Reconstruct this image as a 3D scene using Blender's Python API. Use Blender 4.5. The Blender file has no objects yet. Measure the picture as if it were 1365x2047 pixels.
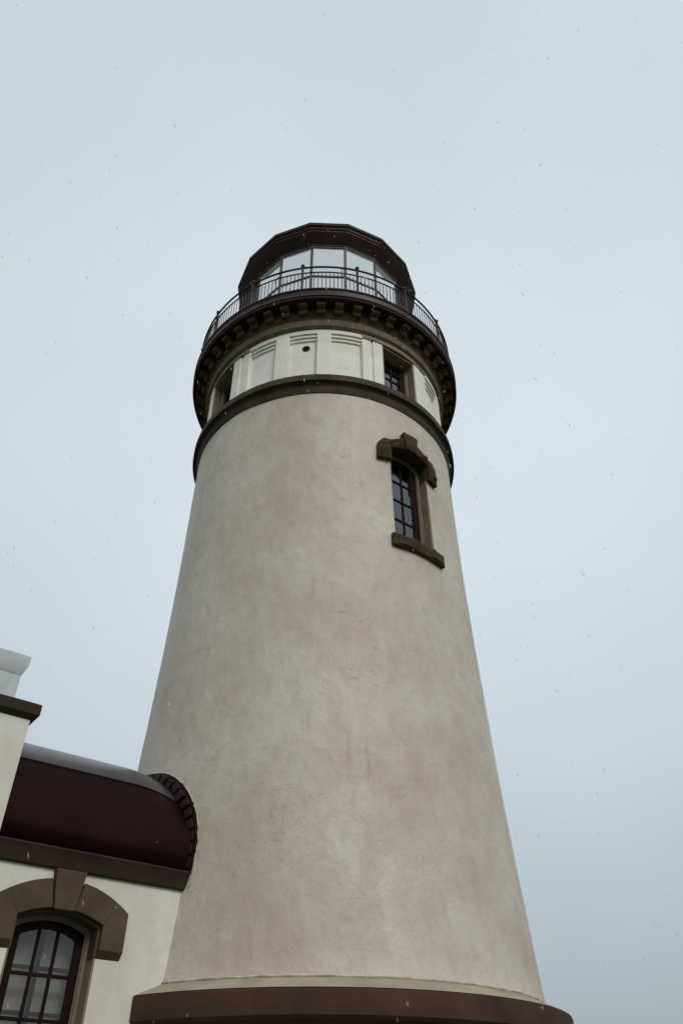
import bpy, bmesh, math, random
from mathutils import Vector, Matrix, noise
R_ = math.radians
S = bpy.context.scene
COL = S.collection
random.seed(7)

# ------------------------------------------------------------------ camera
PITCH, ROLL, YAW, FPX = 0.6971, -0.0035, 0.0314, 1520.8
cam = bpy.data.cameras.new('camera')
cam.sensor_fit = 'VERTICAL'; cam.sensor_height = 36.0; cam.lens = FPX / 2047 * 36.0
cam.clip_start = 0.05; cam.clip_end = 4000
co = bpy.data.objects.new('camera', cam); COL.objects.link(co)
cp, sp = math.cos(PITCH), math.sin(PITCH)
fw = Vector((math.sin(YAW) * cp, math.cos(YAW) * cp, sp))
rt = Vector((math.cos(YAW), -math.sin(YAW), 0)); up = rt.cross(fw)
rt2 = rt * math.cos(ROLL) + up * math.sin(ROLL)
up2 = -rt * math.sin(ROLL) + up * math.cos(ROLL)
co.matrix_world = Matrix(((rt2.x, up2.x, -fw.x, 0), (rt2.y, up2.y, -fw.y, -13.0), (rt2.z, up2.z, -fw.z, 1.6), (0, 0, 0, 1)))
S.camera = co

# ------------------------------------------------------------------ sky, sun, exposure
SUN_EL, SUN_AZ = R_(38), R_(152)          # compass azimuth from +Y towards +X
w = bpy.data.worlds.new('World'); S.world = w; w.use_nodes = True
nt = w.node_tree; nt.nodes.clear()
def N(t, tree=nt, **k):
    n = tree.nodes.new(t)
    for a, b in k.items(): setattr(n, a, b)
    return n
out = N('ShaderNodeOutputWorld'); bg = N('ShaderNodeBackground'); bg.inputs['Strength'].default_value = 0.1
sky = N('ShaderNodeTexSky', sky_type='NISHITA', sun_disc=False, sun_elevation=SUN_EL, sun_rotation=SUN_AZ, air_density=1.0, dust_density=3.0, ozone_density=1.0)
geo = N('ShaderNodeTexCoord'); sep = N('ShaderNodeSeparateXYZ'); nt.links.new(geo.outputs['Generated'], sep.inputs[0])
ramp = N('ShaderNodeValToRGB')              # the even cloud deck over the clear sky
els = ramp.color_ramp.elements
els[0].position = 0.0; els[0].color = (.32, .37, .405, 1)
els[1].position = 1.0; els[1].color = (.615, .70, .77, 1)
for p_, c_ in ((.12, (.425, .487, .528, 1)), (.36, (.56, .633, .683, 1)), (.62, (.645, .72, .775, 1)), (.80, (.665, .74, .795, 1)), (.93, (.645, .73, .80, 1))):
    e = els.new(p_); e.color = c_
nt.links.new(sep.outputs['Z'], ramp.inputs[0])
nz = N('ShaderNodeTexNoise'); nz.inputs['Scale'].default_value = 1.6; nz.inputs['Detail'].default_value = 3
nt.links.new(geo.outputs['Generated'], nz.inputs['Vector'])
mr = N('ShaderNodeMapRange'); mr.inputs['From Min'].default_value = .3; mr.inputs['From Max'].default_value = .7
mr.inputs['To Min'].default_value = 9.35; mr.inputs['To Max'].default_value = 10.6
nt.links.new(nz.outputs['Fac'], mr.inputs['Value'])
vm = N('ShaderNodeVectorMath', operation='SCALE'); nt.links.new(ramp.outputs[0], vm.inputs[0]); nt.links.new(mr.outputs[0], vm.inputs['Scale'])
dp = N('ShaderNodeVectorMath', operation='DOT_PRODUCT'); nt.links.new(geo.outputs['Generated'], dp.inputs[0]); dp.inputs[1].default_value = (.12, .70, .70)
m3 = N('ShaderNodeMapRange', interpolation_type='SMOOTHSTEP'); m3.inputs['From Min'].default_value = .60; m3.inputs['From Max'].default_value = 1.0
m3.inputs['To Min'].default_value = .90; m3.inputs['To Max'].default_value = 1.07; nt.links.new(dp.outputs['Value'], m3.inputs['Value'])
v2 = N('ShaderNodeVectorMath', operation='SCALE'); nt.links.new(vm.outputs[0], v2.inputs[0]); nt.links.new(m3.outputs[0], v2.inputs['Scale']); vm = v2
mx = N('ShaderNodeMix', data_type='RGBA'); mx.inputs['Factor'].default_value = .94
nt.links.new(sky.outputs[0], mx.inputs['A']); nt.links.new(vm.outputs[0], mx.inputs['B'])
nt.links.new(mx.outputs['Result'], bg.inputs['Color']); nt.links.new(bg.outputs[0], out.inputs['Surface'])
sl = bpy.data.lights.new('sun', 'SUN'); sl.energy = 1.15; sl.angle = R_(25); sl.color = (1.0, .955, .89)
so = bpy.data.objects.new('sun', sl); COL.objects.link(so)
sd = Vector((math.sin(SUN_AZ) * math.cos(SUN_EL), math.cos(SUN_AZ) * math.cos(SUN_EL), math.sin(SUN_EL)))
so.rotation_euler = sd.to_track_quat('Z', 'Y').to_euler(); so.location = (10, -30, 30)
S.view_settings.view_transform = 'Standard'; S.view_settings.look = 'None'; S.view_settings.exposure = 0; S.view_settings.gamma = 1

# ------------------------------------------------------------------ materials
def mat(name, base, rough=.8, spec=.35, var=.12, vscale=1.2, bump=.2, bscale=40, metal=0, tint=None, stretch=(1, 1, 1), bdist=.004, extra=None, st=None):
    m = bpy.data.materials.new(name); m.use_nodes = True; t = m.node_tree; t.nodes.clear()
    o = N('ShaderNodeOutputMaterial', t); b = N('ShaderNodeBsdfPrincipled', t); t.links.new(b.outputs[0], o.inputs[0])
    b.inputs['Roughness'].default_value = rough; b.inputs['Specular IOR Level'].default_value = spec; b.inputs['Metallic'].default_value = metal
    if st: b.inputs['Specular Tint'].default_value = (*st, 1)
    tc = N('ShaderNodeTexCoord', t); mp = N('ShaderNodeMapping', t); mp.inputs['Scale'].default_value = stretch
    t.links.new(tc.outputs['Object'], mp.inputs[0])
    n1 = N('ShaderNodeTexNoise', t); n1.inputs['Scale'].default_value = vscale; n1.inputs['Detail'].default_value = 6; n1.inputs['Roughness'].default_value = .6
    t.links.new(mp.outputs[0], n1.inputs['Vector'])
    r = N('ShaderNodeValToRGB', t); r.color_ramp.elements[0].position = .32; r.color_ramp.elements[1].position = .68
    tint = tint or tuple(c * (1 - 2 * var) for c in base)
    hi = tuple(min(1, c * (1 + var * .5)) for c in base)
    r.color_ramp.elements[0].color = (*tint, 1); r.color_ramp.elements[1].color = (*hi, 1)
    t.links.new(n1.outputs['Fac'], r.inputs[0]); col = r.outputs[0]
    if extra: col = extra(t, tc, col)
    t.links.new(col, b.inputs['Base Color'])
    n2 = N('ShaderNodeTexNoise', t); n2.inputs['Scale'].default_value = bscale; n2.inputs['Detail'].default_value = 5
    t.links.new(mp.outputs[0], n2.inputs['Vector'])
    bp = N('ShaderNodeBump', t); bp.inputs['Strength'].default_value = bump; bp.inputs['Distance'].default_value = bdist
    t.links.new(n2.outputs['Fac'], bp.inputs['Height']); t.links.new(bp.outputs[0], b.inputs['Normal'])
    return m

def stucco(name, base, low, streaks=True, bump=1.0):
    m = bpy.data.materials.new(name); m.use_nodes = True; t = m.node_tree; t.nodes.clear(); L = t.links.new
    o = N('ShaderNodeOutputMaterial', t); b = N('ShaderNodeBsdfPrincipled', t); L(b.outputs[0], o.inputs[0])
    b.inputs['Roughness'].default_value = .78; b.inputs['Specular IOR Level'].default_value = .3
    tc = N('ShaderNodeTexCoord', t)
    def ns(scale, st, detail=6, rough=.6, dist=0.0):
        mp = N('ShaderNodeMapping', t); mp.inputs['Scale'].default_value = st; L(tc.outputs['Object'], mp.inputs[0])
        n = N('ShaderNodeTexNoise', t); n.inputs['Scale'].default_value = scale; n.inputs['Detail'].default_value = detail
        n.inputs['Roughness'].default_value = rough; n.inputs['Distortion'].default_value = dist; L(mp.outputs[0], n.inputs['Vector']); return n.outputs['Fac']
    def rmp(v, a, b_, c0=0., c1=1.):
        q = N('ShaderNodeMapRange', t); q.inputs['From Min'].default_value = a; q.inputs['From Max'].default_value = b_
        q.inputs['To Min'].default_value = c0; q.inputs['To Max'].default_value = c1; L(v, q.inputs['Value']); return q.outputs[0]
    def mul(a, b_, op='MULTIPLY'):
        q = N('ShaderNodeMath', t, operation=op)
        for i, v in enumerate((a, b_)):
            if isinstance(v, (int, float)): q.inputs[i].default_value = v
            else: L(v, q.inputs[i])
        return q.outputs[0]
    def mixc(f, a, b_):
        q = N('ShaderNodeMix', t, data_type='RGBA'); 
        if isinstance(f, (int, float)): q.inputs['Factor'].default_value = f
        else: L(f, q.inputs['Factor'])
        for s, v in (('A', a), ('B', b_)):
            if isinstance(v, tuple): q.inputs[s].default_value = (*v, 1)
            else: L(v, q.inputs[s])
        return q.outputs['Result']
    patch = rmp(ns(.8, (1, 1, .8), 6, .62, .2), .38, .64)
    col = mixc(patch, low, base)
    mott = rmp(ns(5.5, (1, 1, .6), 5, .65, .4), .46, .72)                     # small browner stains
    col = mixc(mul(mott, .45), col, tuple(c * k for c, k in zip(low, (.84, .79, .72))))
    lite = rmp(ns(1.9, (1.5, 1.5, .45), 4, .55, .4), .52, .80)                 # pale washed streaks
    col = mixc(mul(lite, .45), col, tuple(min(1, c * k) for c, k in zip(base, (1.08, 1.12, 1.14))))
    if streaks:
        for (ax, z0, zc, hw, hh, st) in STREAKS:
            sx = N('ShaderNodeSeparateXYZ', t); L(tc.outputs['Object'], sx.inputs[0])
            wob = rmp(ns(3.0, (1, 1, 1), 3), 0, 1, -.02, .02)
            dx = mul(mul(mul(sx.outputs['X'], ax, 'SUBTRACT'), wob, 'ADD'), 1 / hw)
            dz = mul(mul(sx.outputs['Z'], zc, 'SUBTRACT'), 1 / hh)
            d = mul(mul(dx, dx), mul(dz, dz), 'ADD')
            f = rmp(d, 0, 1, st, 0)
            fr = N('ShaderNodeMath', t, operation='LESS_THAN'); L(sx.outputs['Y'], fr.inputs[0]); fr.inputs[1].default_value = 0
            col = mixc(mul(mul(f, fr.outputs[0]), rmp(ns(9, (1, 1, .5)), .3, .6, .4, 1)), col, (.40, .19, .075))
    L(col, b.inputs['Base Color'])
    # trowelled relief: lumps, fine grain, short creases
    h1 = mul(ns(2.0, (1, 1, .7), 4, .5, .3), .040)
    h2 = mul(ns(55, (1, 1, 1), 4, .7), .0030)
    cr = rmp(ns(7, (1, 1, 2.4), 6, .7, 1.6), .60, .68)
    gate = rmp(ns(.9, (1, 1, 1), 2), .46, .60)
    h3 = mul(mul(cr, gate), .0035)
    h4 = mul(mul(ns(11, (1, 1, 1.5), 6, .7, .2), .0055), mul(ns(5, (1, 1, .6), 4, .6, .3), .014), 'ADD')
    h = mul(mul(h1, h2, 'ADD'), mul(h3, h4, 'ADD'), 'ADD')
    bp = N('ShaderNodeBump', t); bp.inputs['Strength'].default_value = bump; bp.inputs['Distance'].default_value = 1.0
    L(h, bp.inputs['Height']); L(bp.outputs[0], b.inputs['Normal'])
    return m
STREAKS = [(.405, 0, 5.62, .05, .45, .36), (.455, 0, 5.05, .045, .38, .18), (.66, 0, 5.62, .042, .48, .38), (.72, 0, 5.2, .045, .33, .16)]

M = {}
M['stucco'] = stucco('stucco_wall', (.64, .582, .485), (.545, .453, .362), True, .85)
M['stucco'].node_tree.nodes['Principled BSDF'].inputs['Roughness'].default_value = .5
M['stucco'].node_tree.nodes['Principled BSDF'].inputs['Specular IOR Level'].default_value = .55
M['white'] = stucco('white_plaster', (.79, .785, .71), (.70, .66, .575), False, .35)
M['chimney'] = stucco('chimney_plaster', (.62, .68, .70), (.52, .56, .57), False, .35)
M['trim'] = mat('frieze_paint', (.90, .885, .815), .6, .35, .05, 2.5, .15, 60, tint=(.82, .775, .69))
M['tan'] = mat('tan_sandstone', (.30, .23, .165), .85, .3, .12, 3.0, .5, 45)
M['band'] = mat('cornice_band_stone', (.235, .170, .120), .85, .2, .14, 3.0, .4, 45)
M['stone'] = mat('brown_sandstone', (.094, .064, .039), .92, .12, .3, 3.2, 1.0, 34, bdist=.02, tint=(.050, .032, .019))
M['smoothstone'] = mat('smooth_brown_sandstone', (.115, .083, .055), .88, .15, .2, 1.8, .4, 60, tint=(.078, .053, .034))
M['belt'] = mat('belt_sandstone', (.082, .060, .040), .85, .2, .2, 2.5, .4, 50)
M['cornice'] = mat('base_sandstone', (.074, .040, .028), .8, .15, .2, 1.3, .4, 40, tint=(.046, .023, .016))
M['slope'] = mat('weathered_slope', (.40, .34, .25), .85, .3, .12, 2.5, .5, 45)
M['bracket'] = mat('bracket_stone', (.145, .098, .058), .85, .15, .2, 4, .4, 40)
M['soffit'] = mat('soffit_paint', (.060, .029, .023), .8, .15, .2, 3, .3, 40, st=(1, .62, .55))
M['iron'] = mat('dark_iron_paint', (.047, .028, .027), .45, .32, .25, 3, .25, 60, st=(1, .8, .8))
M['roofmetal'] = mat('lantern_roof_metal', (.054, .030, .0265), .5, .22, .2, 2.0, .3, 40, st=(1, .62, .55))
M['patina'] = mat('copper_patina', (.10, .24, .20), .7, .4, .2, 5, .3, 40)
M['bar'] = mat('glazing_bar_metal', (.10, .075, .05), .5, .4, .3, 6, .3, 60)
M['sash'] = mat('sash_paint', (.0185, .0080, .0080), .6, .12, .2, 5, .2, 60, st=(1, .62, .55))
M['frame'] = mat('window_frame_paint', (.205, .178, .138), .55, .4, .12, 8, .2, 60)
M['vault'] = mat('vault_roof_metal', (.0165, .0058, .0060), .42, .08, .2, 1.6, .25, 14, bdist=.003, st=(1, .62, .55))
M['fascia'] = mat('eave_fascia', (.050, .033, .024), .75, .15, .18, 2.2, .3, 40, st=(1, .8, .7))
M['flash'] = mat('stepped_flashing', (.024, .0140, .0142), .6, .25, .25, 6, .5, 40, st=(1, .62, .55))
M['capsheet'] = mat('ridge_sheet_metal', (.080, .064, .068), .3, .55, .2, 1.6, .3, 6, bdist=.004)
M['mortar'] = mat('mortar_bead', (.62, .54, .43), .9, .2, .2, 9, .8, 60)
M['inside'] = mat('interior_plaster', (.44, .415, .345), .9, .2, .05, 2, .1, 40)
M['pale_backing'] = mat('lantern_curtain', (.78, .80, .80), .8, .3, .04, 6, .1, 40, stretch=(1, 1, .2))
M['black'] = mat('painted_hollow_shade', (.012, .007, .007), .9, .1, .1, 3, .1, 40)
M['ground'] = mat('ground_grass', (.06, .075, .03), .95, .2, .3, .6, .8, 18, bdist=.05)
M['path'] = mat('path_concrete', (.17, .16, .145), .9, .3, .12, 1.5, .4, 60)
M['snow'] = bpy.data.materials.new('snow_flake'); M['snow'].use_nodes = True; t_ = M['snow'].node_tree; t_.nodes.clear()
o_ = N('ShaderNodeOutputMaterial', t_); d_ = N('ShaderNodeBsdfDiffuse', t_); l_ = N('ShaderNodeBsdfTranslucent', t_); x_ = N('ShaderNodeMixShader', t_); x_.inputs[0].default_value = .88
d_.inputs[0].default_value = (.97, .97, .98, 1); l_.inputs[0].default_value = (.97, .97, .98, 1)
t_.links.new(d_.outputs[0], x_.inputs[1]); t_.links.new(l_.outputs[0], x_.inputs[2]); q_ = N('ShaderNodeBsdfTransparent', t_); y_ = N('ShaderNodeMixShader', t_); y_.inputs[0].default_value = .68
t_.links.new(x_.outputs[0], y_.inputs[1]); t_.links.new(q_.outputs[0], y_.inputs[2]); t_.links.new(y_.outputs[0], o_.inputs[0])

def glass(name, refl, tintc, rough=.03):
    m = bpy.data.materials.new(name); m.use_nodes = True; t = m.node_tree; t.nodes.clear()
    o = N('ShaderNodeOutputMaterial', t); a = N('ShaderNodeBsdfTransparent', t); g = N('ShaderNodeBsdfGlossy', t); x = N('ShaderNodeMixShader', t)
    a.inputs[0].default_value = (*tintc, 1); g.inputs['Roughness'].default_value = rough; g.inputs[0].default_value = (.95, .98, 1, 1)
    lw = N('ShaderNodeFresnel', t); lw.inputs['IOR'].default_value = 1.5
    ad = N('ShaderNodeMath', t, operation='ADD', use_clamp=True); ad.inputs[1].default_value = refl
    t.links.new(lw.outputs[0], ad.inputs[0]); t.links.new(ad.outputs[0], x.inputs[0])
    t.links.new(a.outputs[0], x.inputs[1]); t.links.new(g.outputs[0], x.inputs[2]); t.links.new(x.outputs[0], o.inputs[0])
    n2 = N('ShaderNodeTexNoise', t); n2.inputs['Scale'].default_value = 3; tc = N('ShaderNodeTexCoord', t)
    t.links.new(tc.outputs['Object'], n2.inputs['Vector'])
    bp = N('ShaderNodeBump', t); bp.inputs['Strength'].default_value = .10; bp.inputs['Distance'].default_value = .02
    t.links.new(n2.outputs['Fac'], bp.inputs['Height']); t.links.new(bp.outputs[0], g.inputs['Normal'])
    return m
M['pane'] = glass('window_glass', .0, (.97, .96, .94))
M['toppane'] = glass('tower_window_glass', .085, (.97, .96, .94))
for k_ in ('pane', 'toppane'):
    [n for n in M[k_].node_tree.nodes if n.type == 'BUMP'][0].inputs['Strength'].default_value = .03
M['lanternglass'] = glass('lantern_glass', .50, (.9, .95, .95), .02)
def brighten_glass(m):  # white diffuse mixed into the glass colour to raise the panes' brightness
    t = m.node_tree; x = [n for n in t.nodes if n.type == 'MIX_SHADER'][0]; tr = [n for n in t.nodes if n.type == 'BSDF_TRANSPARENT'][0]
    d = N('ShaderNodeBsdfDiffuse', t); d.inputs[0].default_value = (.84, .88, .87, 1); y = N('ShaderNodeMixShader', t); y.inputs[0].default_value = .7
    t.links.new(tr.outputs[0], y.inputs[1]); t.links.new(d.outputs[0], y.inputs[2]); t.links.new(y.outputs[0], x.inputs[1])
    [n for n in t.nodes if n.type == 'BUMP'][0].inputs['Strength'].default_value = .06
brighten_glass(M['lanternglass'])

# ------------------------------------------------------------------ helpers
def link(name, verts, faces, m, parent=None, smooth=40, bevel=0, seg=2, mats=None, fm=None):
    me = bpy.data.meshes.new(name); me.from_pydata([tuple(v) for v in verts], [], faces)
    bm = bmesh.new(); bm.from_mesh(me); bmesh.ops.recalc_face_normals(bm, faces=bm.faces)
    bm.to_mesh(me); bm.free()
    o = bpy.data.objects.new(name, me); COL.objects.link(o)
    for k in (mats or [m]): me.materials.append(k)
    if fm:
        for p_, i in zip(me.polygons, fm): p_.material_index = i
    finish(o, smooth, bevel, seg)
    if parent is not None: adopt(o, parent)
    return o
def finish(o, smooth=40, bevel=0, seg=2):
    me = o.data
    if smooth:
        for p_ in me.polygons: p_.use_smooth = True
        me.set_sharp_from_angle(angle=R_(smooth))
    if bevel:
        b = o.modifiers.new('bevel', 'BEVEL'); b.width = bevel; b.segments = seg; b.limit_method = 'ANGLE'; b.angle_limit = R_(35)
BASE = {}
def wloc(o):
    l = Vector(o.location)
    while o.parent: o = o.parent; l += Vector(o.location)
    return l
def adopt(o, parent):
    o.parent = parent
    o.matrix_parent_inverse = Matrix.Translation(-BASE.get(parent.name, Vector((0, 0, 0))))
def thing(name, label, cat, loc=(0, 0, 0), group=None):
    o = bpy.data.objects.new(name, None); COL.objects.link(o); o.location = loc; o.empty_display_size = .3
    o['label'] = label; o['category'] = cat; BASE[o.name] = Vector(loc)
    if group: o['group'] = group
    return o
def P(r, az, z):
    a = R_(az); return Vector((r * math.sin(a), -r * math.cos(a), z))
class MB:
    def __init__(s): s.v = []; s.f = []; s.m = []
    def add(s, v, f, mi=0):
        k = len(s.v); s.v += [Vector(x) for x in v]; s.f += [tuple(i + k for i in q) for q in f]; s.m += [mi] * len(f); return s
    def box(s, o, ex, ey, ez, x0, x1, y0, y1, z0, z1, mi=0):
        v = [o + ex * x + ey * y + ez * z for z in (z0, z1) for y in (y0, y1) for x in (x0, x1)]
        return s.add(v, [(0, 2, 3, 1), (4, 5, 7, 6), (0, 1, 5, 4), (2, 6, 7, 3), (0, 4, 6, 2), (1, 3, 7, 5)], mi)
    def prism(s, pts3, off, mi=0):
        n = len(pts3); v = list(pts3) + [p + off for p in pts3]
        return s.add(v, [tuple(range(n)), tuple(range(2 * n - 1, n - 1, -1))] + [(i, (i + 1) % n, (i + 1) % n + n, i + n) for i in range(n)], mi)
    def arc(s, a0, a1, prof, n=None, mi=0, closed_prof=True):
        n = n or max(2, int(abs(a1 - a0) / 2.0)); k = len(prof); v = []; f = []
        for i in range(n + 1):
            a = a0 + (a1 - a0) * i / n
            v += [P(r, a, z) for r, z in prof]
        for i in range(n):
            for j in range(k if closed_prof else k - 1):
                j2 = (j + 1) % k; f.append((i * k + j, i * k + j2, (i + 1) * k + j2, (i + 1) * k + j))
        f.append(tuple(range(k))); f.append(tuple(n * k + j for j in range(k - 1, -1, -1)))
        return s.add(v, f, mi)
    def ring(s, prof, n=192, closed=True, mi=0, off=0.0):
        k = len(prof); v = []; f = []
        for i in range(n): v += [P(r, off + 360 * i / n, z) for r, z in prof]
        for i in range(n):
            i2 = (i + 1) % n
            for j in range(k if closed else k - 1):
                j2 = (j + 1) % k; f.append((i * k + j, i * k + j2, i2 * k + j2, i2 * k + j))
        return s.add(v, f, mi)
    def tube(s, path, r, n=8, closed=False, mi=0):
        m = len(path); v = []; f = []
        for i, p in enumerate(path):
            a = path[(i - 1) % m] if (closed or i) else path[i]; b = path[(i + 1) % m] if (closed or i < m - 1) else path[i]
            t = (b - a).normalized(); u = t.cross(Vector((0, 0, 1)))
            if u.length < .01: u = t.cross(Vector((1, 0, 0)))
            u.normalize(); w_ = t.cross(u)
            rr = r[i] if isinstance(r, (list, tuple)) else r
            v += [p + (u * math.cos(2 * math.pi * q / n) + w_ * math.sin(2 * math.pi * q / n)) * rr for q in range(n)]
        for i in range(m if closed else m - 1):
            i2 = (i + 1) % m
            f += [(i * n + q, i * n + (q + 1) % n, i2 * n + (q + 1) % n, i2 * n + q) for q in range(n)]
        if not closed: f += [tuple(range(n)), tuple((m - 1) * n + q for q in range(n - 1, -1, -1))]
        return s.add(v, f, mi)
    def build(s, name, m, parent=None, **k):
        if isinstance(m, (list, tuple)): return link(name, s.v, s.f, None, parent, mats=list(m), fm=s.m, **k)
        return link(name, s.v, s.f, m, parent, **k)
def boolean_cut(o, cutters):
    for c in cutters:
        md = o.modifiers.new('cut', 'BOOLEAN'); md.operation = 'DIFFERENCE'; md.solver = 'EXACT'; md.object = c
    dg = bpy.context.evaluated_depsgraph_get(); dg.update()
    me = bpy.data.meshes.new_from_object(o.evaluated_get(dg)); old = o.data
    o.modifiers.clear(); o.data = me
    for c in cutters: bpy.data.objects.remove(c, do_unlink=True)
UP = Vector((0, 0, 1))

# ------------------------------------------------------------------ setting
g = MB()
rings = [0, 6, 12, 25, 60, 150, 400, 1200, 3000]; nn = 64; gv = [Vector((0, 0, 0))]
for rr in rings[1:]:
    for i in range(nn):
        p_ = P(rr, i * 360 / nn, 0); gv.append(Vector((p_.x, p_.y, (noise.noise(p_ * .02) * .04 * max(0, rr - 20)) if rr < 500 else -2)))
gf = [(0, 1 + i, 1 + (i + 1) % nn) for i in range(nn)]
for k in range(len(rings) - 2):
    for i in range(nn): a = 1 + k * nn; gf.append((a + i, a + (i + 1) % nn, a + nn + (i + 1) % nn, a + nn + i))
o = link('ground', gv, gf, M['ground']); o['kind'] = 'structure'
pv = MB().ring([(0.01, .004), (6.2, .004)], 96, closed=False); o = pv.build('path', M['path']); o['kind'] = 'structure'

# ------------------------------------------------------------------ lighthouse
LH = thing('lighthouse', 'tall tapering stucco lighthouse tower with iron gallery and glazed lantern', 'lighthouse')
PROF = [(2.95, 3.30), (3.059, 3.243), (3.2, 3.220), (3.5, 3.205), (4.273, 3.159), (6.093, 3.036), (8.621, 2.935), (11.149, 2.86), (13.35, 2.845)]
def RT(z):
    for (z0, r0), (z1, r1) in zip(PROF, PROF[1:]):
        if z <= z1: return r0 + (r1 - r0) * (z - z0) / (z1 - z0)
    return PROF[-1][1]
def smoothR(z):
    x = z - 8.0; r = -0.000037 * x ** 3 + 0.003774 * x * x + -0.039734 * x + 2.95237
    return r + .02 * max(0, (3.35 - z) / .35) ** 2
RT = smoothR
tv = []; tf = []; NA = 360; zs = [2.95, 3.02] + [3.059 + i * .045 for i in range(230)]; zs = [z for z in zs if z < 13.34] + [13.34]
for z in zs:
    for i in range(NA):
        a = i * 360 / NA; p_ = P(3, a, z)
        d = noise.noise(Vector((p_.x * .9, p_.y * .9, z * .35))) * .010 + noise.noise(Vector((p_.x * 3.2, p_.y * 3.2, z * 1.1 + 9))) * .0045
        d += noise.noise(Vector((p_.x * 1.5, p_.y * 1.5, z * 2.6 + 30))) * .003
        tv.append(P(smoothR(z) + d * min(1, max(.2, (z - 3.0) * 2)), a, z))
for k in range(len(zs) - 1):
    for i in range(NA): tf.append((k * NA + i, k * NA + (i + 1) % NA, (k + 1) * NA + (i + 1) % NA, (k + 1) * NA + i))
tf.append(tuple(range(NA - 1, -1, -1))); tf.append(tuple((len(zs) - 1) * NA + i for i in range(NA)))
tower = link('tower_wall', tv, tf, M['stucco'], LH, smooth=60)

def frame_at(az, r):
    a = R_(az); en = Vector((math.sin(a), -math.cos(a), 0)); ex = Vector((math.cos(a), math.sin(a), 0))
    return en * r, ex, en
def arch_outline(hw, z0, zs_, zc, n=10):
    rise = zc - zs_; pts = [(-hw, z0), (hw, z0)]
    if rise < .001: return pts + [(hw, zs_), (-hw, zs_)]
    Rr = (hw * hw + rise * rise) / (2 * rise); cz = zc - Rr; a = math.asin(hw / Rr)
    return pts + [(Rr * math.sin(a - 2 * a * i / n), cz + Rr * math.cos(a - 2 * a * i / n)) for i in range(n + 1)]
def cutter(az, hw, z0, zs_, zc, r0, r1):
    O, ex, en = frame_at(az, r0); m = MB(); m.prism([O + ex * u + UP * z for u, z in arch_outline(hw, z0, zs_, zc)], en * (r1 - r0))
    return m.build('cut', M['stucco'], smooth=0)
TW = 35.2
boolean_cut(tower, [cutter(TW, .459, 9.80, 11.93, 12.08, 1.9, 3.3), cutter(TW + 180, .459, 7.80, 9.93, 10.08, 1.9, 3.4)])
finish(tower, 50)

def ringframe(mb, O, ex, en, outer, inner, y0, y1, mi=0):
    """flat frame between two matching outlines, extruded along the normal"""
    n = len(outer)
    v = [O + ex * u + UP * z + en * y for y in (y0, y1) for ol in (outer, inner) for u, z in ol]
    f = []
    for i in range(n):
        j = (i + 1) % n
        f += [(i, j, n + j, n + i), (2 * n + i, 3 * n + i, 3 * n + j, 2 * n + j), (i, 2 * n + i, 2 * n + j, j), (n + i, n + j, 3 * n + j, 3 * n + i)]
    mb.add(v, f, mi)
def make_window(parent, O, ex, en, hw, z0, zsp, zc, liner, frame_w, stile, bars, cols, back, liner_mat='tan', label=None, back_w=None, headz=None, headm='stone'):
    """O: centre of the sash plane; liner reaches outwards by `liner`"""
    ol = lambda d, e=0: arch_outline(hw - d, z0 + d + e, zsp - d * .8, max(zc - d, zsp - d * .8))
    mb = MB(); ringframe(mb, O, ex, en, ol(.003), ol(.022), -.02, liner)
    fr = mb.build('window', M[liner_mat], parent, bevel=0)
    if label: fr['label'] = label
    mb = MB(); ringframe(mb, O, ex, en, ol(.022), ol(.022 + frame_w), -.03, .055)
    ringframe(mb, O, ex, en, ol(.022 + frame_w * .98), ol(.022 + frame_w * 1.35), -.03, .035)
    mb.build('frame', M['frame'], fr, bevel=.006)
    s0 = .022 + frame_w * 1.3
    mb = MB(); ringframe(mb, O, ex, en, ol(s0), ol(s0 + stile), -.03, .015)
    ihw = hw - s0 - stile
    for c in range(1, cols):
        u = -ihw + 2 * ihw * c / cols; mb.box(O, ex, en, UP, u - .016, u + .016, -.028, .010, z0 + s0 + .01, zc - s0 - .02)
    for b in bars: mb.box(O, ex, en, UP, -ihw - .01, ihw + .01, -.027, .008, b - .016, b + .016)
    mb.build('sash', M['sash'], fr, bevel=.004)
    i0 = ol(s0 + stile * .5); mb = MB()
    mb.prism([O + ex * u + UP * z - en * .012 for u, z in i0], -en * .005)
    mb.build('pane', M['toppane' if back_w else 'pane'], fr, smooth=0)
    if back:
        mb = MB(); mb.prism([O + ex * u + UP * z - en * back for u, z in ol(.002)], -en * .01)
        mb.build('pale_backing', M[back_w or 'inside'], fr, smooth=0)  # pale panel added behind the glass to lighten the panes, no known blind
    if headz:
        up_o = [(hw - .002, headz)] + [q for q in arch_outline(hw - .002, z0, zsp, zc)[2:]] + [(-hw + .002, headz)]
        dn = .030; up_i = [(hw - dn, headz)] + [q for q in arch_outline(hw - dn, z0, zsp - dn * .8, zc - dn)[2:]] + [(-hw + dn, headz)]
        n = len(up_o); mb = MB(); v = [O + ex * u + UP * z + en * y for y in (.058, liner + .01) for ol_ in (up_o, up_i) for u, z in ol_]; f = []
        for i in range(n - 1):
            f += [(i, i + 1, n + i + 1, n + i), (2 * n + i, 3 * n + i, 3 * n + i + 1, 2 * n + i + 1), (i, 2 * n + i, 2 * n + i + 1, i + 1), (n + i, n + i + 1, 3 * n + i + 1, 3 * n + i)]
        f += [(0, n, 3 * n, 2 * n), (n - 1, 3 * n - 1, 4 * n - 1, 2 * n - 1)]
        mb.add(v, f); mb.build('arch_soffit', M[headm], fr, smooth=30)
    return fr
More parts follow.
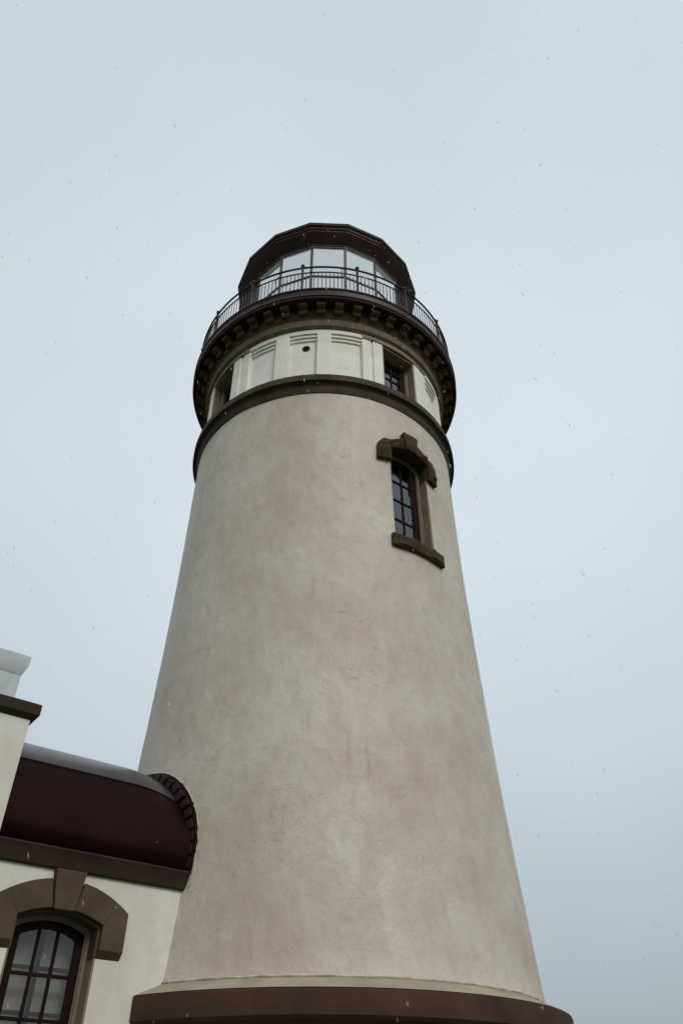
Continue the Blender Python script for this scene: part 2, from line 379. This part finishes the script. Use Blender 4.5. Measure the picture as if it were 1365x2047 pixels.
def rock_stone(parent, name, az0, az1, f_bot, f_top, r0, depth, seed, m='stone', n=9):
    """rusticated stone on the curved wall: az0..az1 across, f_bot/f_top(t)->(az, z)"""
    v = []; f = []
    for i in range(n + 1):
        for j in range(n + 1):
            t = i / n; s = j / n; b = f_bot(t); c = f_top(t); az = b[0] + (c[0] - b[0]) * s; z = b[1] + (c[1] - b[1]) * s
            e = min(t, 1 - t, s, 1 - s); q = P(r0, az, z)
            d = depth - (.014 if e < .001 else 0)
            if e > .12: d += .020 + .050 * noise.noise(q * 8 + Vector((seed * 3.1, 0, 0))) + .01 * noise.noise(q * 22)
            v.append(P(r0 + d, az, z))
    k = len(v)
    for i in range(n + 1):
        for j in range(n + 1):
            t = i / n; s = j / n; b = f_bot(t); c = f_top(t); v.append(P(r0 - .06, b[0] + (c[0] - b[0]) * s, b[1] + (c[1] - b[1]) * s))
    w_ = n + 1
    for i in range(n):
        for j in range(n):
            a = i * w_ + j; f.append((a, a + w_, a + w_ + 1, a + 1)); f.append((k + a, k + a + 1, k + a + w_ + 1, k + a + w_))
    for i in range(n):
        for a, b in ((i * w_, (i + 1) * w_), (i * w_ + n, (i + 1) * w_ + n), (i, i + 1), (n * w_ + i, n * w_ + i + 1)): f.append((a, b, k + b, k + a))
    return link(name, v, f, M[m], parent, smooth=28)
def tower_window(az, dz=0.0, label=None):
    r = RT(10.9 + dz); O, ex, en = frame_at(az, r - .27)
    fr = make_window(LH, O, ex, en, .459, 9.80 + dz, 11.93 + dz, 12.08 + dz, .225, .05, .12, [10.48 + dz, 10.95 + dz, 11.41 + dz], 2, .07, label=label, headz=11.60 + dz, back_w='pale_backing')
    L = lambda a, z: (az + a, z + dz)
    def lin(a, b): return lambda t: (a[0] + (b[0] - a[0]) * t, a[1] + (b[1] - a[1]) * t)
    rr = RT(12 + dz)
    st = [('arch_stone', lin(L(-15, 11.58), L(-9.2, 11.62)), lambda t: L(-14.6 + 5.0 * t, 11.97 + .13 * min(1, t * 2.2) + .03 * t), .105),
          ('arch_stone', lin(L(-9.0, 11.935), L(-3.1, 12.045)), lin(L(-9.5, 12.13), L(-3.6, 12.30)), .105),
          ('keystone', lin(L(-2.75, 12.03), L(2.55, 12.03)), lin(L(-3.5, 12.46), L(3.4, 12.46)), .14),
          ('arch_stone', lin(L(3.0, 12.045), L(9.0, 11.935)), lin(L(3.6, 12.30), L(9.5, 12.13)), .105),
          ('arch_stone', lin(L(9.2, 11.60), L(14.0, 11.56)), lambda t: L(9.6 + 4.4 * t, 11.97 + .13 * min(1, (1 - t) * 2.2) + .03 * (1 - t)), .105)]
    for k, (nm, fb, ft, dp) in enumerate(st): rock_stone(fr, nm, 0, 0, fb, ft, rr, dp, k + az)
    rs = RT(9.7 + dz); rock_stone(fr, 'sill', 0, 0, lin(L(-10.9, 9.555), L(12.4, 9.555)), lin(L(-10.9, 9.80), L(12.4, 9.80)), rs, .085, 11 + az, n=16)
    return fr
tower_window(TW, label='tall arched window with rough brown stone arch and sill')
tower_window(TW + 180, -2.0)

# base
MB().ring([(3.0, 0), (3.34, 0), (3.34, .35), (3.30, .40), (3.28, 2.42), (3.0, 2.42)], 240).build('base_drum', M['white'], LH)
b = MB().ring([(3.1, 3.10), (3.20, 3.085), (3.566, 2.925), (3.1, 2.92)], 300).build('cornice_slope', M['slope'], LH)
cprof = ([(3.1, 2.918), (3.564, 2.918), (3.575, 2.90), (3.575, 2.675), (3.55, 2.655), (3.47, 2.64), (3.44, 2.60), (3.40, 2.50), (3.33, 2.42), (3.1, 2.42)])
for i in range(20):
    MB().arc(8 + 18 * i + .012, 8 + 18 * i + 17.988, cprof, 16).build('base_cornice', M['cornice'], LH)
# ragged plaster lip where the wall meets the cornice
path = []
for i in range(420):
    a = i * 360 / 420; path.append(P(3.255 + .008 * noise.noise(Vector((a * .35, 0, 0))), a, 3.072 + .012 * noise.noise(Vector((a * .25, 3, 0)))))
MB().tube(path, [.014 + .009 * abs(noise.noise(Vector((i * .31, 7, 0)))) for i in range(420)], 6, True).build('plaster_lip', M['mortar'], LH)

# belt course under the frieze
def courses(name, prof, nst, m, off=0.0, par=None):
    for i in range(nst):
        a0 = off + 360 * i / nst + .07; MB().arc(a0, a0 + 360 / nst - .14, prof, max(4, int(360 / nst / 1.5))).build(name, M[m], par or LH)
courses('belt_course', [(2.6, 13.74), (2.80, 13.72), (2.95, 13.65), (2.985, 13.625), (2.99, 13.60), (2.99, 13.455), (2.935, 13.45), (2.905, 13.425), (2.89, 13.37), (2.885, 13.28), (2.87, 13.25), (2.865, 13.21), (2.80, 13.21), (2.6, 13.3)], 24, 'belt', 5.0)

# frieze
FZ0, FZ1 = 13.5, 15.34
FW = 34.9
mb = MB().ring([(1.9, FZ0), (2.715, FZ0), (2.715, FZ1), (1.9, FZ1)], 240)
fz = mb.build('frieze_wall', M['trim'], LH)
boolean_cut(fz, [cutter(FW + 90 * k, .452, 13.6, 15.152, 15.152, 1.5, 3.3) for k in range(4)]); finish(fz, 40)
for k in range(4):
    c = FW + 90 * k
    MB().arc(c + 18.5, c + 71.5, [(2.70, 15.19), (2.82, 15.19), (2.82, 15.325), (2.70, 15.325)], 40).build('frieze_band', M['trim'], LH, bevel=.004)
for k in range(4):
    c = FW + 90 * k
    for s in (-1, 1):
        # double pier beside each window
        a, b = sorted((c + s * 9.15, c + s * 13.9))
        MB().arc(a, b, [(2.4, 13.6), (2.845, 13.6), (2.845, 15.150), (2.4, 15.150)], 5).build('pier', M['trim'], LH, bevel=.008)
        a, b = sorted((c + s * 14.0, c + s * 18.7))
        MB().arc(a, b, [(2.4, 13.6), (2.815, 13.6), (2.815, 15.19), (2.4, 15.19)], 5).build('pier', M['trim'], LH, bevel=.008)
        a, b = sorted((c + s * 13.2, c + s * 14.6))
        MB().arc(a, b, [(2.4, 15.153), (2.852, 15.153), (2.852, 15.193), (2.4, 15.193)], 2).build('pier_cap', M['soffit'], LH)
        a, b = sorted((c + s * 32.55, c + s * 38.75))
        MB().arc(a, b, [(2.70, 13.6), (2.82, 13.6), (2.82, 15.195), (2.70, 15.195)], 5).build('pilaster', M['trim'], LH, bevel=.006)
        pa, pb = sorted((c + s * 18.7, c + s * 32.6))
        m2 = MB(); m2.arc(pa, pb, [(2.70, 15.11), (2.785, 15.11), (2.785, 15.188), (2.70, 15.188)], 8); m2.arc(pa, pb, [(2.70, 15.03), (2.75, 15.03), (2.75, 15.108), (2.70, 15.108)], 8)
        m2.build('stepped_panel', M['trim'], LH, bevel=.003)
    pa, pb = c + 38.7, c + 51.3
    m2 = MB(); m2.arc(pa, pb, [(2.70, 15.11), (2.785, 15.11), (2.785, 15.188), (2.70, 15.188)], 8); m2.arc(pa, pb, [(2.70, 15.03), (2.75, 15.03), (2.75, 15.108), (2.70, 15.108)], 8)
    m2.build('stepped_panel', M['trim'], LH, bevel=.003)
    # lintel over window and pier
    MB().arc(c - 18.6, c + 18.6, [(2.5, 15.196), (2.838, 15.196), (2.838, 15.33), (2.5, 15.33)], 20).build('lintel', M['tan'], LH, bevel=.004)
    MB().arc(c - 9.1, c + 9.1, [(2.5, 15.153), (2.80, 15.153), (2.80, 15.194), (2.5, 15.194)], 10).build('lintel', M['stone'], LH, bevel=.004)
    O, ex, en = frame_at(c, 2.53)
    make_window(LH, O, ex, en, .440, 13.72, 15.145, 15.145, .26, .035, .10, [14.53, 14.81], 2, .06, back_w='pale_backing', label='small square window set in the white frieze below the gallery' if k == 0 else None)
# round vent
O, ex, en = frame_at(-8.9, 2.716)
mb = MB(); n_ = 24; zc = 14.80
v = []; 
for rr, yy in ((.082, .002), (.085, .014), (.072, .018), (.066, .004), (.066, -.05)):
    v += [O + ex * rr * math.cos(2 * math.pi * q / n_) + UP * (zc + rr * 1.05 * math.sin(2 * math.pi * q / n_)) + en * yy for q in range(n_)]
f = [(k * n_ + q, k * n_ + (q + 1) % n_, (k + 1) * n_ + (q + 1) % n_, (k + 1) * n_ + q) for k in range(4) for q in range(n_)]
mb.add(v, f); mb.build('vent', M['bar'], LH)
mb = MB(); mb.add([O + ex * .07 * math.cos(2 * math.pi * q / n_) + UP * (zc + .073 * math.sin(2 * math.pi * q / n_)) + en * .003 for q in range(n_)], [tuple(range(n_))])
mb.build('vent_shade_disc', M['black'], LH)  # flat near-black disc, painted in place of the vent's shaded inside

# cornice under the gallery
courses('cornice_band', [(2.5, 15.335), (2.86, 15.335), (2.865, 15.35), (2.89, 15.36), (2.90, 15.375), (2.90, 15.575), (2.5, 15.575)], 32, 'band', -9.5)
MB().ring([(2.5, 15.577), (2.905, 15.577), (2.915, 15.60), (2.94, 15.64), (2.955, 15.655), (2.955, 15.90), (2.5, 15.90)], 240).build('cornice', M['bracket'], LH)
MB().ring([(2.5, 15.90), (3.19, 15.90), (3.20, 15.86), (3.265, 15.86), (3.265, 16.0), (2.5, 16.0)], 240).build('soffit', M['soffit'], LH)
for i in range(48):
    a = -2.2 + 7.5 * i; O, ex, en = frame_at(a, 2.93); mb = MB()
    sec = [(0, 15.66), (.085, 15.655), (.115, 15.68), (.12, 15.76), (.135, 15.772), (.235, 15.772), (.245, 15.79), (.245, 15.86), (.225, 15.875), (.225, 15.898), (0, 15.898)]
    hw = .095; mb.prism([O - ex * hw + en * y + UP * z for y, z in sec], ex * 2 * hw)
    mb.build('bracket', M['bracket'], LH, bevel=.006, smooth=30)

# gallery
MB().ring([(2.0, 16.20), (3.285, 16.20), (3.30, 16.185), (3.30, 16.16), (3.28, 16.145), (3.265, 16.12), (3.265, 15.985), (3.28, 15.975), (3.288, 15.96), (3.288, 15.935), (3.27, 15.925), (3.262, 15.99), (2.0, 15.99)], 240).build('gallery_deck', M['iron'], LH)
rail = MB(); RR, ZR = 3.205, 17.143
rail.tube([P(RR, i * 1.5, ZR) for i in range(240)], .024, 8, True); rail.tube([P(RR, i * 1.5, 16.93) for i in range(240)], .018, 6, True)
rail.tube([P(RR, i * 1.5, 16.235) for i in range(240)], .016, 6, True)
railing = rail.build('gallery_railing', M['iron'], LH)
bal = []
for i in range(16):
    a = (i + .5) * 22.5 + 1.2
    mb = MB(); mb.tube([P(RR, a, 16.2), P(RR, a, 16.24), P(RR, a, 16.25), P(RR, a, 17.16), P(RR, a, 17.17), P(RR, a, 17.19)], [.045, .045, .030, .028, .036, .022], 12)
    ball = [P(RR, a, 17.225 + .048 * math.sin(R_(t))) for t in range(-75, 80, 15)]
    mb.tube(ball, [.048 * math.cos(R_(t)) for t in range(-75, 80, 15)], 12)
    mb.build('post', M['iron'], railing)
    for j in range(1, 14): bal.append(a + 22.5 * j / 14)
bal = sorted(bal, key=lambda a: abs((a + 180) % 360 - 180))
def balus(a, mb): mb.tube([P(RR, a, 16.23), P(RR, a, 16.93)], .0105, 6)
src = None
for a in bal[:100]:
    mb = MB(); balus(a, mb); mb.build('baluster', M['iron'], railing)
mb = MB()
for a in bal[100:]: balus(a, mb)
o = mb.build('baluster', M['iron'], railing); o['kind'] = 'stuff'
mb = MB(); O, ex, en = frame_at(-21.2, 2.62); mb.box(O, ex, en, UP, -.075, .075, -.06, .06, 16.2, 16.86); mb.box(O, ex, en, UP, -.085, .085, -.07, .07, 16.86, 16.90)
mb.build('vent_box', M['iron'], LH, bevel=.01)

# lantern room
LO = .8; RL = 2.2; ZT = 19.71
Vx = lambda r, k, z: P(r, (k + .5) * 22.5 + LO, z)
mb = MB().ring([(2.0, 16.2), (2.24, 16.2), (2.24, 16.95), (2.26, 16.97), (2.26, 17.02), (2.0, 17.02)], 16, off=11.25 + LO)
lant = mb.build('lantern_wall', M['iron'], LH, smooth=20)
bars = MB()
for k in range(16):
    a = (k + .5) * 22.5 + LO; O, ex, en = frame_at(a, RL)
    mb = MB(); mb.box(O, ex, en, UP, -.022, .022, -.05, .022, 17.0, ZT + .05); mb.box(O, ex, en, UP, -.034, .034, -.006, .012, 17.0, ZT + .05)
    gb = mb.build('glazing_bar', M['bar'], lant, bevel=.004)
    if k % 2 == 0:
        mb = MB(); mb.tube([P(RL + .03 + .05 * math.sin(R_(t)), a + 1.6 * math.cos(R_(t)) - 1.4, 18.62 + .11 * math.cos(R_(t * 1.0))) for t in range(-20, 205, 15)], .010, 6)
        mb.build('hand_hold', M['iron'], lant)
    A_, B_ = Vx(RL, k, 0), Vx(RL, k + 1, 0); d = (B_ - A_).normalized(); nrm = d.cross(UP); L_ = (B_ - A_).length
    mb = MB(); mb.box(A_, d, nrm, UP, .02, L_ - .02, -.012, -.004, 17.02, ZT)
    mb.build('pane', M['lanternglass'], lant, smooth=0)
    mb = MB(); mb.box(A_, d, nrm, UP, .02, L_ - .02, -.022, .02, 18.345, 18.395); mb.build('transom', M['bar'], lant, bevel=.004)
    mb = MB(); mb.box(A_, d, nrm, UP, .0, L_, -.03, .018, ZT - .035, ZT + .04); mb.build('head_rail', M['bar'], lant, bevel=.004)
# pleated curtain drawn inside the glass
cv = []; NC = 960
for z in (17.0, 17.6, 18.4, 19.1, 19.66):
    for i in range(NC):
        a = i * 360 / NC; ph = (a - LO - 11.25) % 22.5 - 11.25
        rr = RL * math.cos(R_(11.25)) / math.cos(R_(ph)) - .10
        cv.append(P(rr + .008 * math.sin(a * 2.1 + z * .5) + .006 * noise.noise(Vector((a * .6, z * .3, 0))), a, z))
cf = [(k * NC + i, k * NC + (i + 1) % NC, (k + 1) * NC + (i + 1) % NC, (k + 1) * NC + i) for k in range(4) for i in range(NC)]
link('curtain', cv, cf, M['pale_backing'], lant, smooth=60)
# roof
prof = [(1.9, ZT + .02), (2.215, ZT + .02), (2.235, ZT + .035), (2.235, ZT + .08), (2.46, ZT + .34), (2.465, ZT + .40), (2.495, ZT + .41), (2.505, ZT + .46), (2.54, ZT + .50), (2.555, ZT + .51), (2.555, ZT + .57)]
rf = MB().ring(prof + [(1.9, ZT + .57)], 16, off=11.25 + LO).build('lantern_roof', M['roofmetal'], LH, smooth=20, bevel=0)
MB().ring([(1.88, ZT + .572), (2.56, ZT + .572), (2.568, ZT + .585), (2.55, ZT + .60), (1.9, ZT + .86), (1.1, ZT + 1.2), (.35, ZT + 1.75), (.22, ZT + 1.9), (.01, ZT + 1.95)], 16, closed=False, off=11.25 + LO).build('roof_cover', M['patina'], rf, smooth=20)
mb = MB(); zz = ZT + 2.15
mb.tube([Vector((0, 0, zz + .28 * math.sin(R_(t)))) for t in range(-84, 90, 12)], [.28 * math.cos(R_(t)) for t in range(-84, 90, 12)], 20)
mb.tube([Vector((0, 0, zz + .2)), Vector((0, 0, zz + 1.4))], [.025, .008], 8); mb.build('finial', M['patina'], rf)

# ------------------------------------------------------------------ passage
A_P = R_(54.3); sx_ = Vector((-math.sin(A_P), -math.cos(A_P), 0)); nx_ = Vector((math.cos(A_P), -math.sin(A_P), 0)); ZERO = Vector((0, 0, 0))
Q = lambda s, n, z: sx_ * s + nx_ * n + UP * z
PB = Q(4.2, 0, 0)
PS = thing('connecting_passage', 'white plastered passage with dark barrel roof joining the tower foot', 'passage', PB)
WN = 1.2; S0, S1 = 2.4, 5.6
mb = MB(); mb.box(ZERO, sx_, nx_, UP, 2.9, S1, .93, WN, 0, 4.08); wall = mb.build('front_wall', M['white'], PS, smooth=0)
def pcut(n0, n1, dx=0):
    m = MB(); m.prism([Q(4.37 + u, n0, z) for u, z in arch_outline(.49, 1.45, 3.55, 3.67, 14)], nx_ * (n1 - n0)); return m.build('cut', M['white'], smooth=0)
# thin collar runs into the tower wall; the slab starts inside it
mb = MB(); mb.box(ZERO, sx_, nx_, UP, 2.9, S1, -WN, -.95, 0, 4.08); wb = mb.build('back_wall', M['white'], PS, smooth=0)
boolean_cut(wall, [pcut(.5, 1.6)]); finish(wall, 30); boolean_cut(wb, [pcut(-1.6, -.5)]); finish(wb, 30)
MB().box(ZERO, sx_, nx_, UP, 2.7, S1, -.95, .93, 3.95, 4.05).build('ceiling_slab', M['inside'], PS, smooth=0)
MB().box(ZERO, sx_, nx_, UP, 3.0, S1, -.945, .925, .05, .12).build('floor_slab', M['tan'], PS, smooth=0)
def passage_window(sgn):
    O = Q(4.37, sgn * .96, 0); ex = -sx_ * sgn; en = nx_ * sgn
    fr = make_window(PS, O, ex, en, .49, 1.45, 3.55, 3.67, .235, .045, .085, [1.85, 2.25, 2.65, 3.06], 3, .24, headz=3.24, headm='smoothstone')
    # inner storm sash with a single upright and one rail
    ol = lambda d: arch_outline(.49 - d, 1.45 + d, 3.55 - d * .8, 3.67 - d)
    O2 = Q(4.37, sgn * .80, 0); mb = MB(); ringframe(mb, O2, ex, en, ol(.0), ol(.07), -.02, .02)
    mb.box(O2, ex, en, UP, -.02, .02, -.015, .015, 1.5, 3.6); 
    for z in (3.145, 2.72, 2.3): mb.box(O2, ex, en, UP, -.43, .43, -.014, .014, z - .02, z + .02)
    mb.build('inner_sash', M['flash'], fr, bevel=.003)
    return fr
pw = passage_window(1); passage_window(-1)
# smooth stone surround with keystone
def arcpt(c, apex, hw, edge, t):      # segmental arch through (+-hw, edge) and apex
    rise = apex - edge; Rr = (hw * hw + rise * rise) / (2 * rise); a = math.asin(hw / Rr) * t
    return (c + Rr * math.sin(a), apex - Rr + Rr * math.cos(a))
def slab(name, pts, d0, d1, m='smoothstone', bev=.006):
    mb = MB(); mb.prism([Q(s, d0, z) for s, z in pts], nx_ * (d1 - d0)); return mb.build(name, M[m], pw, bevel=bev, smooth=30)
for sg in (-1, 1):
    c = 4.37; X = lambda p: (c + sg * (p[0] - c), p[1])
    inner = lambda t: arcpt(c, 3.665, .49, 3.55, t); outer = lambda t: arcpt(c, 3.965, .77, 3.70, t)
    foot = [X(p) for p in ((c - .49, 3.24), (c - .77, 3.24), (c - .77, 3.70))] + [X(outer(-t)) for t in (.95, .90, .85, .80)] + [X(inner(-1))]
    mb = MB(); n_f = len(foot); v = [Q(s_, 1.19, z_ - (.02 if k_ < 2 else 0)) for k_, (s_, z_) in enumerate(foot)] + [Q(s_, 1.275, z_ + (.065 if k_ < 2 else 0)) for k_, (s_, z_) in enumerate(foot)]
    mb.add(v, [tuple(range(n_f)), tuple(range(2 * n_f - 1, n_f - 1, -1))] + [(i, (i + 1) % n_f, (i + 1) % n_f + n_f, i + n_f) for i in range(n_f)])
    mb.build('arch_stone', M['smoothstone'], pw, bevel=.006, smooth=30)
    a1 = [X(outer(-t)) for t in (.80, .7, .6, .5, .4, .3, .23)] + [X(inner(-t)) for t in (.25, .4, .55, .7, .85, 1.0)]
    slab('arch_stone', a1, 1.19, 1.272)
slab('keystone', [(4.25, 3.645), (4.49, 3.645), (4.55, 4.055), (4.19, 4.055)], 1.19, 1.30)
slab('sill', [(3.72, 1.25), (5.02, 1.25), (5.02, 1.44), (3.72, 1.44)], 1.19, 1.30)
# eave fascia
ev = [(1.20, 4.06), (1.235, 4.06), (1.25, 4.075), (1.285, 4.23), (1.30, 4.25), (1.30, 4.27), (1.262, 4.285), (1.20, 4.285)]
for sg in (1, -1):
    mb = MB(); mb.prism([Q(2.72, sg * n, z) for n, z in ev], sx_ * (S1 - 2.72)); mb.build('eave_fascia', M['fascia'], PS, bevel=.004, smooth=30)
# barrel roof shell
def vault(r, zc=4.5, z0=4.28, n=40):
    pts = [(r, z0)] + [(r * math.cos(R_(t)), zc + r * math.sin(R_(t))) for t in [180 * i / n for i in range(n + 1)]] + [(-r, z0)]
    return pts
va = vault(1.255); vb = vault(1.20); ss = [2.6 + .1 * i for i in range(31)]
def flare(s):
    t = max(0, (3.75 - s) / .9); return .0 if t <= 0 else .022 * t * t
vv = []; ff = []
def dip(s, ang):
    t = max(0, (3.68 - s) / .65); a = max(0, min(1, (math.sin(R_(ang)) - .15) / .5)); return -.115 * t * t * a
for s in ss:
    for n, z in va:
        g = 1 + dip(s, math.degrees(math.atan2(z - 4.5, n))) / 1.25 if z > 4.5 else 1
        vv.append(Q(s, n * g, 4.5 + (z - 4.5) * g))
k = len(va)
for i in range(len(ss) - 1): ff += [(i * k + j, i * k + j + 1, (i + 1) * k + j + 1, (i + 1) * k + j) for j in range(k - 1)]
ro = link('barrel_roof', vv, ff, M['vault'], PS, smooth=45)
sm = ro.modifiers.new('thick', 'SOLIDIFY'); sm.thickness = .05; sm.offset = -1
# smoother cover sheet lapped over the crown
vv = []; cs = [2.62 + .1 * i for i in range(31)]; ts = [38.4, 38.45] + [39 + 102 * i / 34 for i in range(35)] + [141.55, 141.6]
for s in cs:
    for q, t in enumerate(ts):
        r = (1.25 if q in (0, len(ts) - 1) else 1.272) + dip(s, t)
        vv.append(Q(s, r * math.cos(R_(t)), 4.5 + r * math.sin(R_(t))))
k = len(ts); ff = [(i * k + j, i * k + j + 1, (i + 1) * k + j + 1, (i + 1) * k + j) for i in range(len(cs) - 1) for j in range(k - 1)]
link('ridge_cap', vv, ff, M['capsheet'], ro, smooth=50)
# stepped flashing blocks along the junction with the tower
def on_tower(n, z):
    r = smoothR(z); s = math.sqrt(max(.01, r * r - n * n)); return s
def arcpiece(name, t0, t1, r0, r1, d0, d1, n, m, par, bev=.006):
    v = []
    for i in range(n + 1):
        t = t0 + (t1 - t0) * i / n
        for r, d in ((r0, d0), (r0, d1), (r1, d1), (r1, d0)):
            nn_ = r * math.cos(R_(t)); z = 4.5 + r * math.sin(R_(t)); v.append(Q(on_tower(nn_, z) + d, nn_, z))
    f = [(a * 4 + j, a * 4 + (j + 1) % 4, (a + 1) * 4 + (j + 1) % 4, (a + 1) * 4 + j) for a in range(n) for j in range(4)] + [(0, 1, 2, 3), (n * 4, n * 4 + 3, n * 4 + 2, n * 4 + 1)]
    return link(name, v, f, M[m], par, smooth=30, bevel=bev)
fb = arcpiece('flashing_ring', -10, 190, 1.10, 1.315, -.08, .035, 60, 'vault', ro, 0)
N_B = 26
for i in range(N_B):
    t0, t1 = -8 + 196 * i / N_B + random.uniform(-.3, .3), -8 + 196 * (i + 1) / N_B - 2.0
    arcpiece('flashing', t0, t1, 1.185 + random.uniform(-.01, .01), 1.296 + random.uniform(-.008, .008), .03, .052 + .06 * max(0, math.sin(R_(t0)) - .35) / .65 + random.uniform(-.008, .008), 2, 'flash', fb)
path = []; rad = []
for i in range(220):
    t = -14 + 208 * i / 219; w1 = noise.noise(Vector((i * .21, 0, 5))); r = 1.326 + .012 * w1 + .006 * noise.noise(Vector((i * .9, 2, 5)))
    if t < 0: n, z = 1.318 + .006 * w1, 4.5 + 1.7 * math.sin(R_(t)) 
    elif t > 180: n, z = -1.318, 4.5 + 1.7 * math.sin(R_(t))
    else: n, z = r * math.cos(R_(t)), 4.5 + r * math.sin(R_(t))
    path.append(Q(on_tower(n, z) + .004, n, z)); rad.append(.006 + .014 * abs(noise.noise(Vector((i * .33, 9, 1)))))
MB().tube(path, rad, 6).build('mortar_bead', M['mortar'], ro)

# ------------------------------------------------------------------ workroom
WB = Q(7.3, 0, 0)
WR = thing('workroom', 'white plastered workroom with flat brown parapet coping at left edge', 'building', WB)
mb = MB(); mb.box(ZERO, sx_, nx_, UP, 5.30, 9.6, -1.6, 1.40, 0, 5.62); mb.build('wall', M['white'], WR, bevel=.012, smooth=30)
def coping(name, s0, s1, n0, n1, z0, zb, zt, ov, m, par):
    v = []
    for (e, z) in ((.0, z0), (.004, z0 + .001), (ov, zb), (ov, zt), (ov - .03, zt + .02)):
        v += [Q(s0 - e, n1 + e, z), Q(s1 + e, n1 + e, z), Q(s1 + e, n0 - e, z), Q(s0 - e, n0 - e, z)]
    f = [(k * 4 + j, k * 4 + (j + 1) % 4, k * 4 + 4 + (j + 1) % 4, k * 4 + 4 + j) for k in range(4) for j in range(4)] + [(0, 1, 2, 3), (16, 19, 18, 17)]
    mb = MB(); mb.add(v, f); return mb.build(name, M[m], par, bevel=.005, smooth=25)
cpg = coping('parapet_coping', 5.30, 9.6, -1.6, 1.40, 5.58, 5.635, 5.765, .075, 'fascia', WR)
mb = MB(); mb.box(ZERO, sx_, nx_, UP, 5.31, 6.3, -.4, .3, 5.75, 6.72); ch = mb.build('chimney', M['chimney'], WR, bevel=.01, smooth=30)
coping('cap', 5.31, 6.3, -.4, .3, 6.64, 6.78, 6.92, .055, 'chimney', ch)

# ------------------------------------------------------------------ falling snow
rs = random.Random(21); mb = MB(); cnt = 0; camp = Vector((0, -13, 1.6))
wind = Vector((.30, .05, -1)).normalized()
while cnt < 1050:
    p_ = Vector((rs.uniform(-3.6, 3.4), rs.uniform(-12.6, -3.3), rs.uniform(1.5, 20.5)))
    if (p_ - camp).length < 2.6: continue
    if p_.dot(nx_) < 1.7 and p_.dot(sx_) > 2 and p_.z < 7.2: continue
    cnt += 1; r = rs.uniform(.004, .0095) * (1 if (p_ - camp).length > 5 else .5)
    e = wind * r * rs.uniform(1.6, 5.0); u = wind.orthogonal().normalized() * r * rs.uniform(.7, 1); w_ = wind.cross(u).normalized() * r
    mb.add([p_ + e, p_ - e, p_ + u, p_ - u, p_ + w_, p_ - w_], [(0, 2, 4), (0, 4, 3), (0, 3, 5), (0, 5, 2), (1, 4, 2), (1, 3, 4), (1, 5, 3), (1, 2, 5)])
o = mb.build('snow', M['snow'], smooth=0); o['kind'] = 'stuff'; o['label'] = 'small white snow flakes falling in front of the tower'; o['category'] = 'snow'
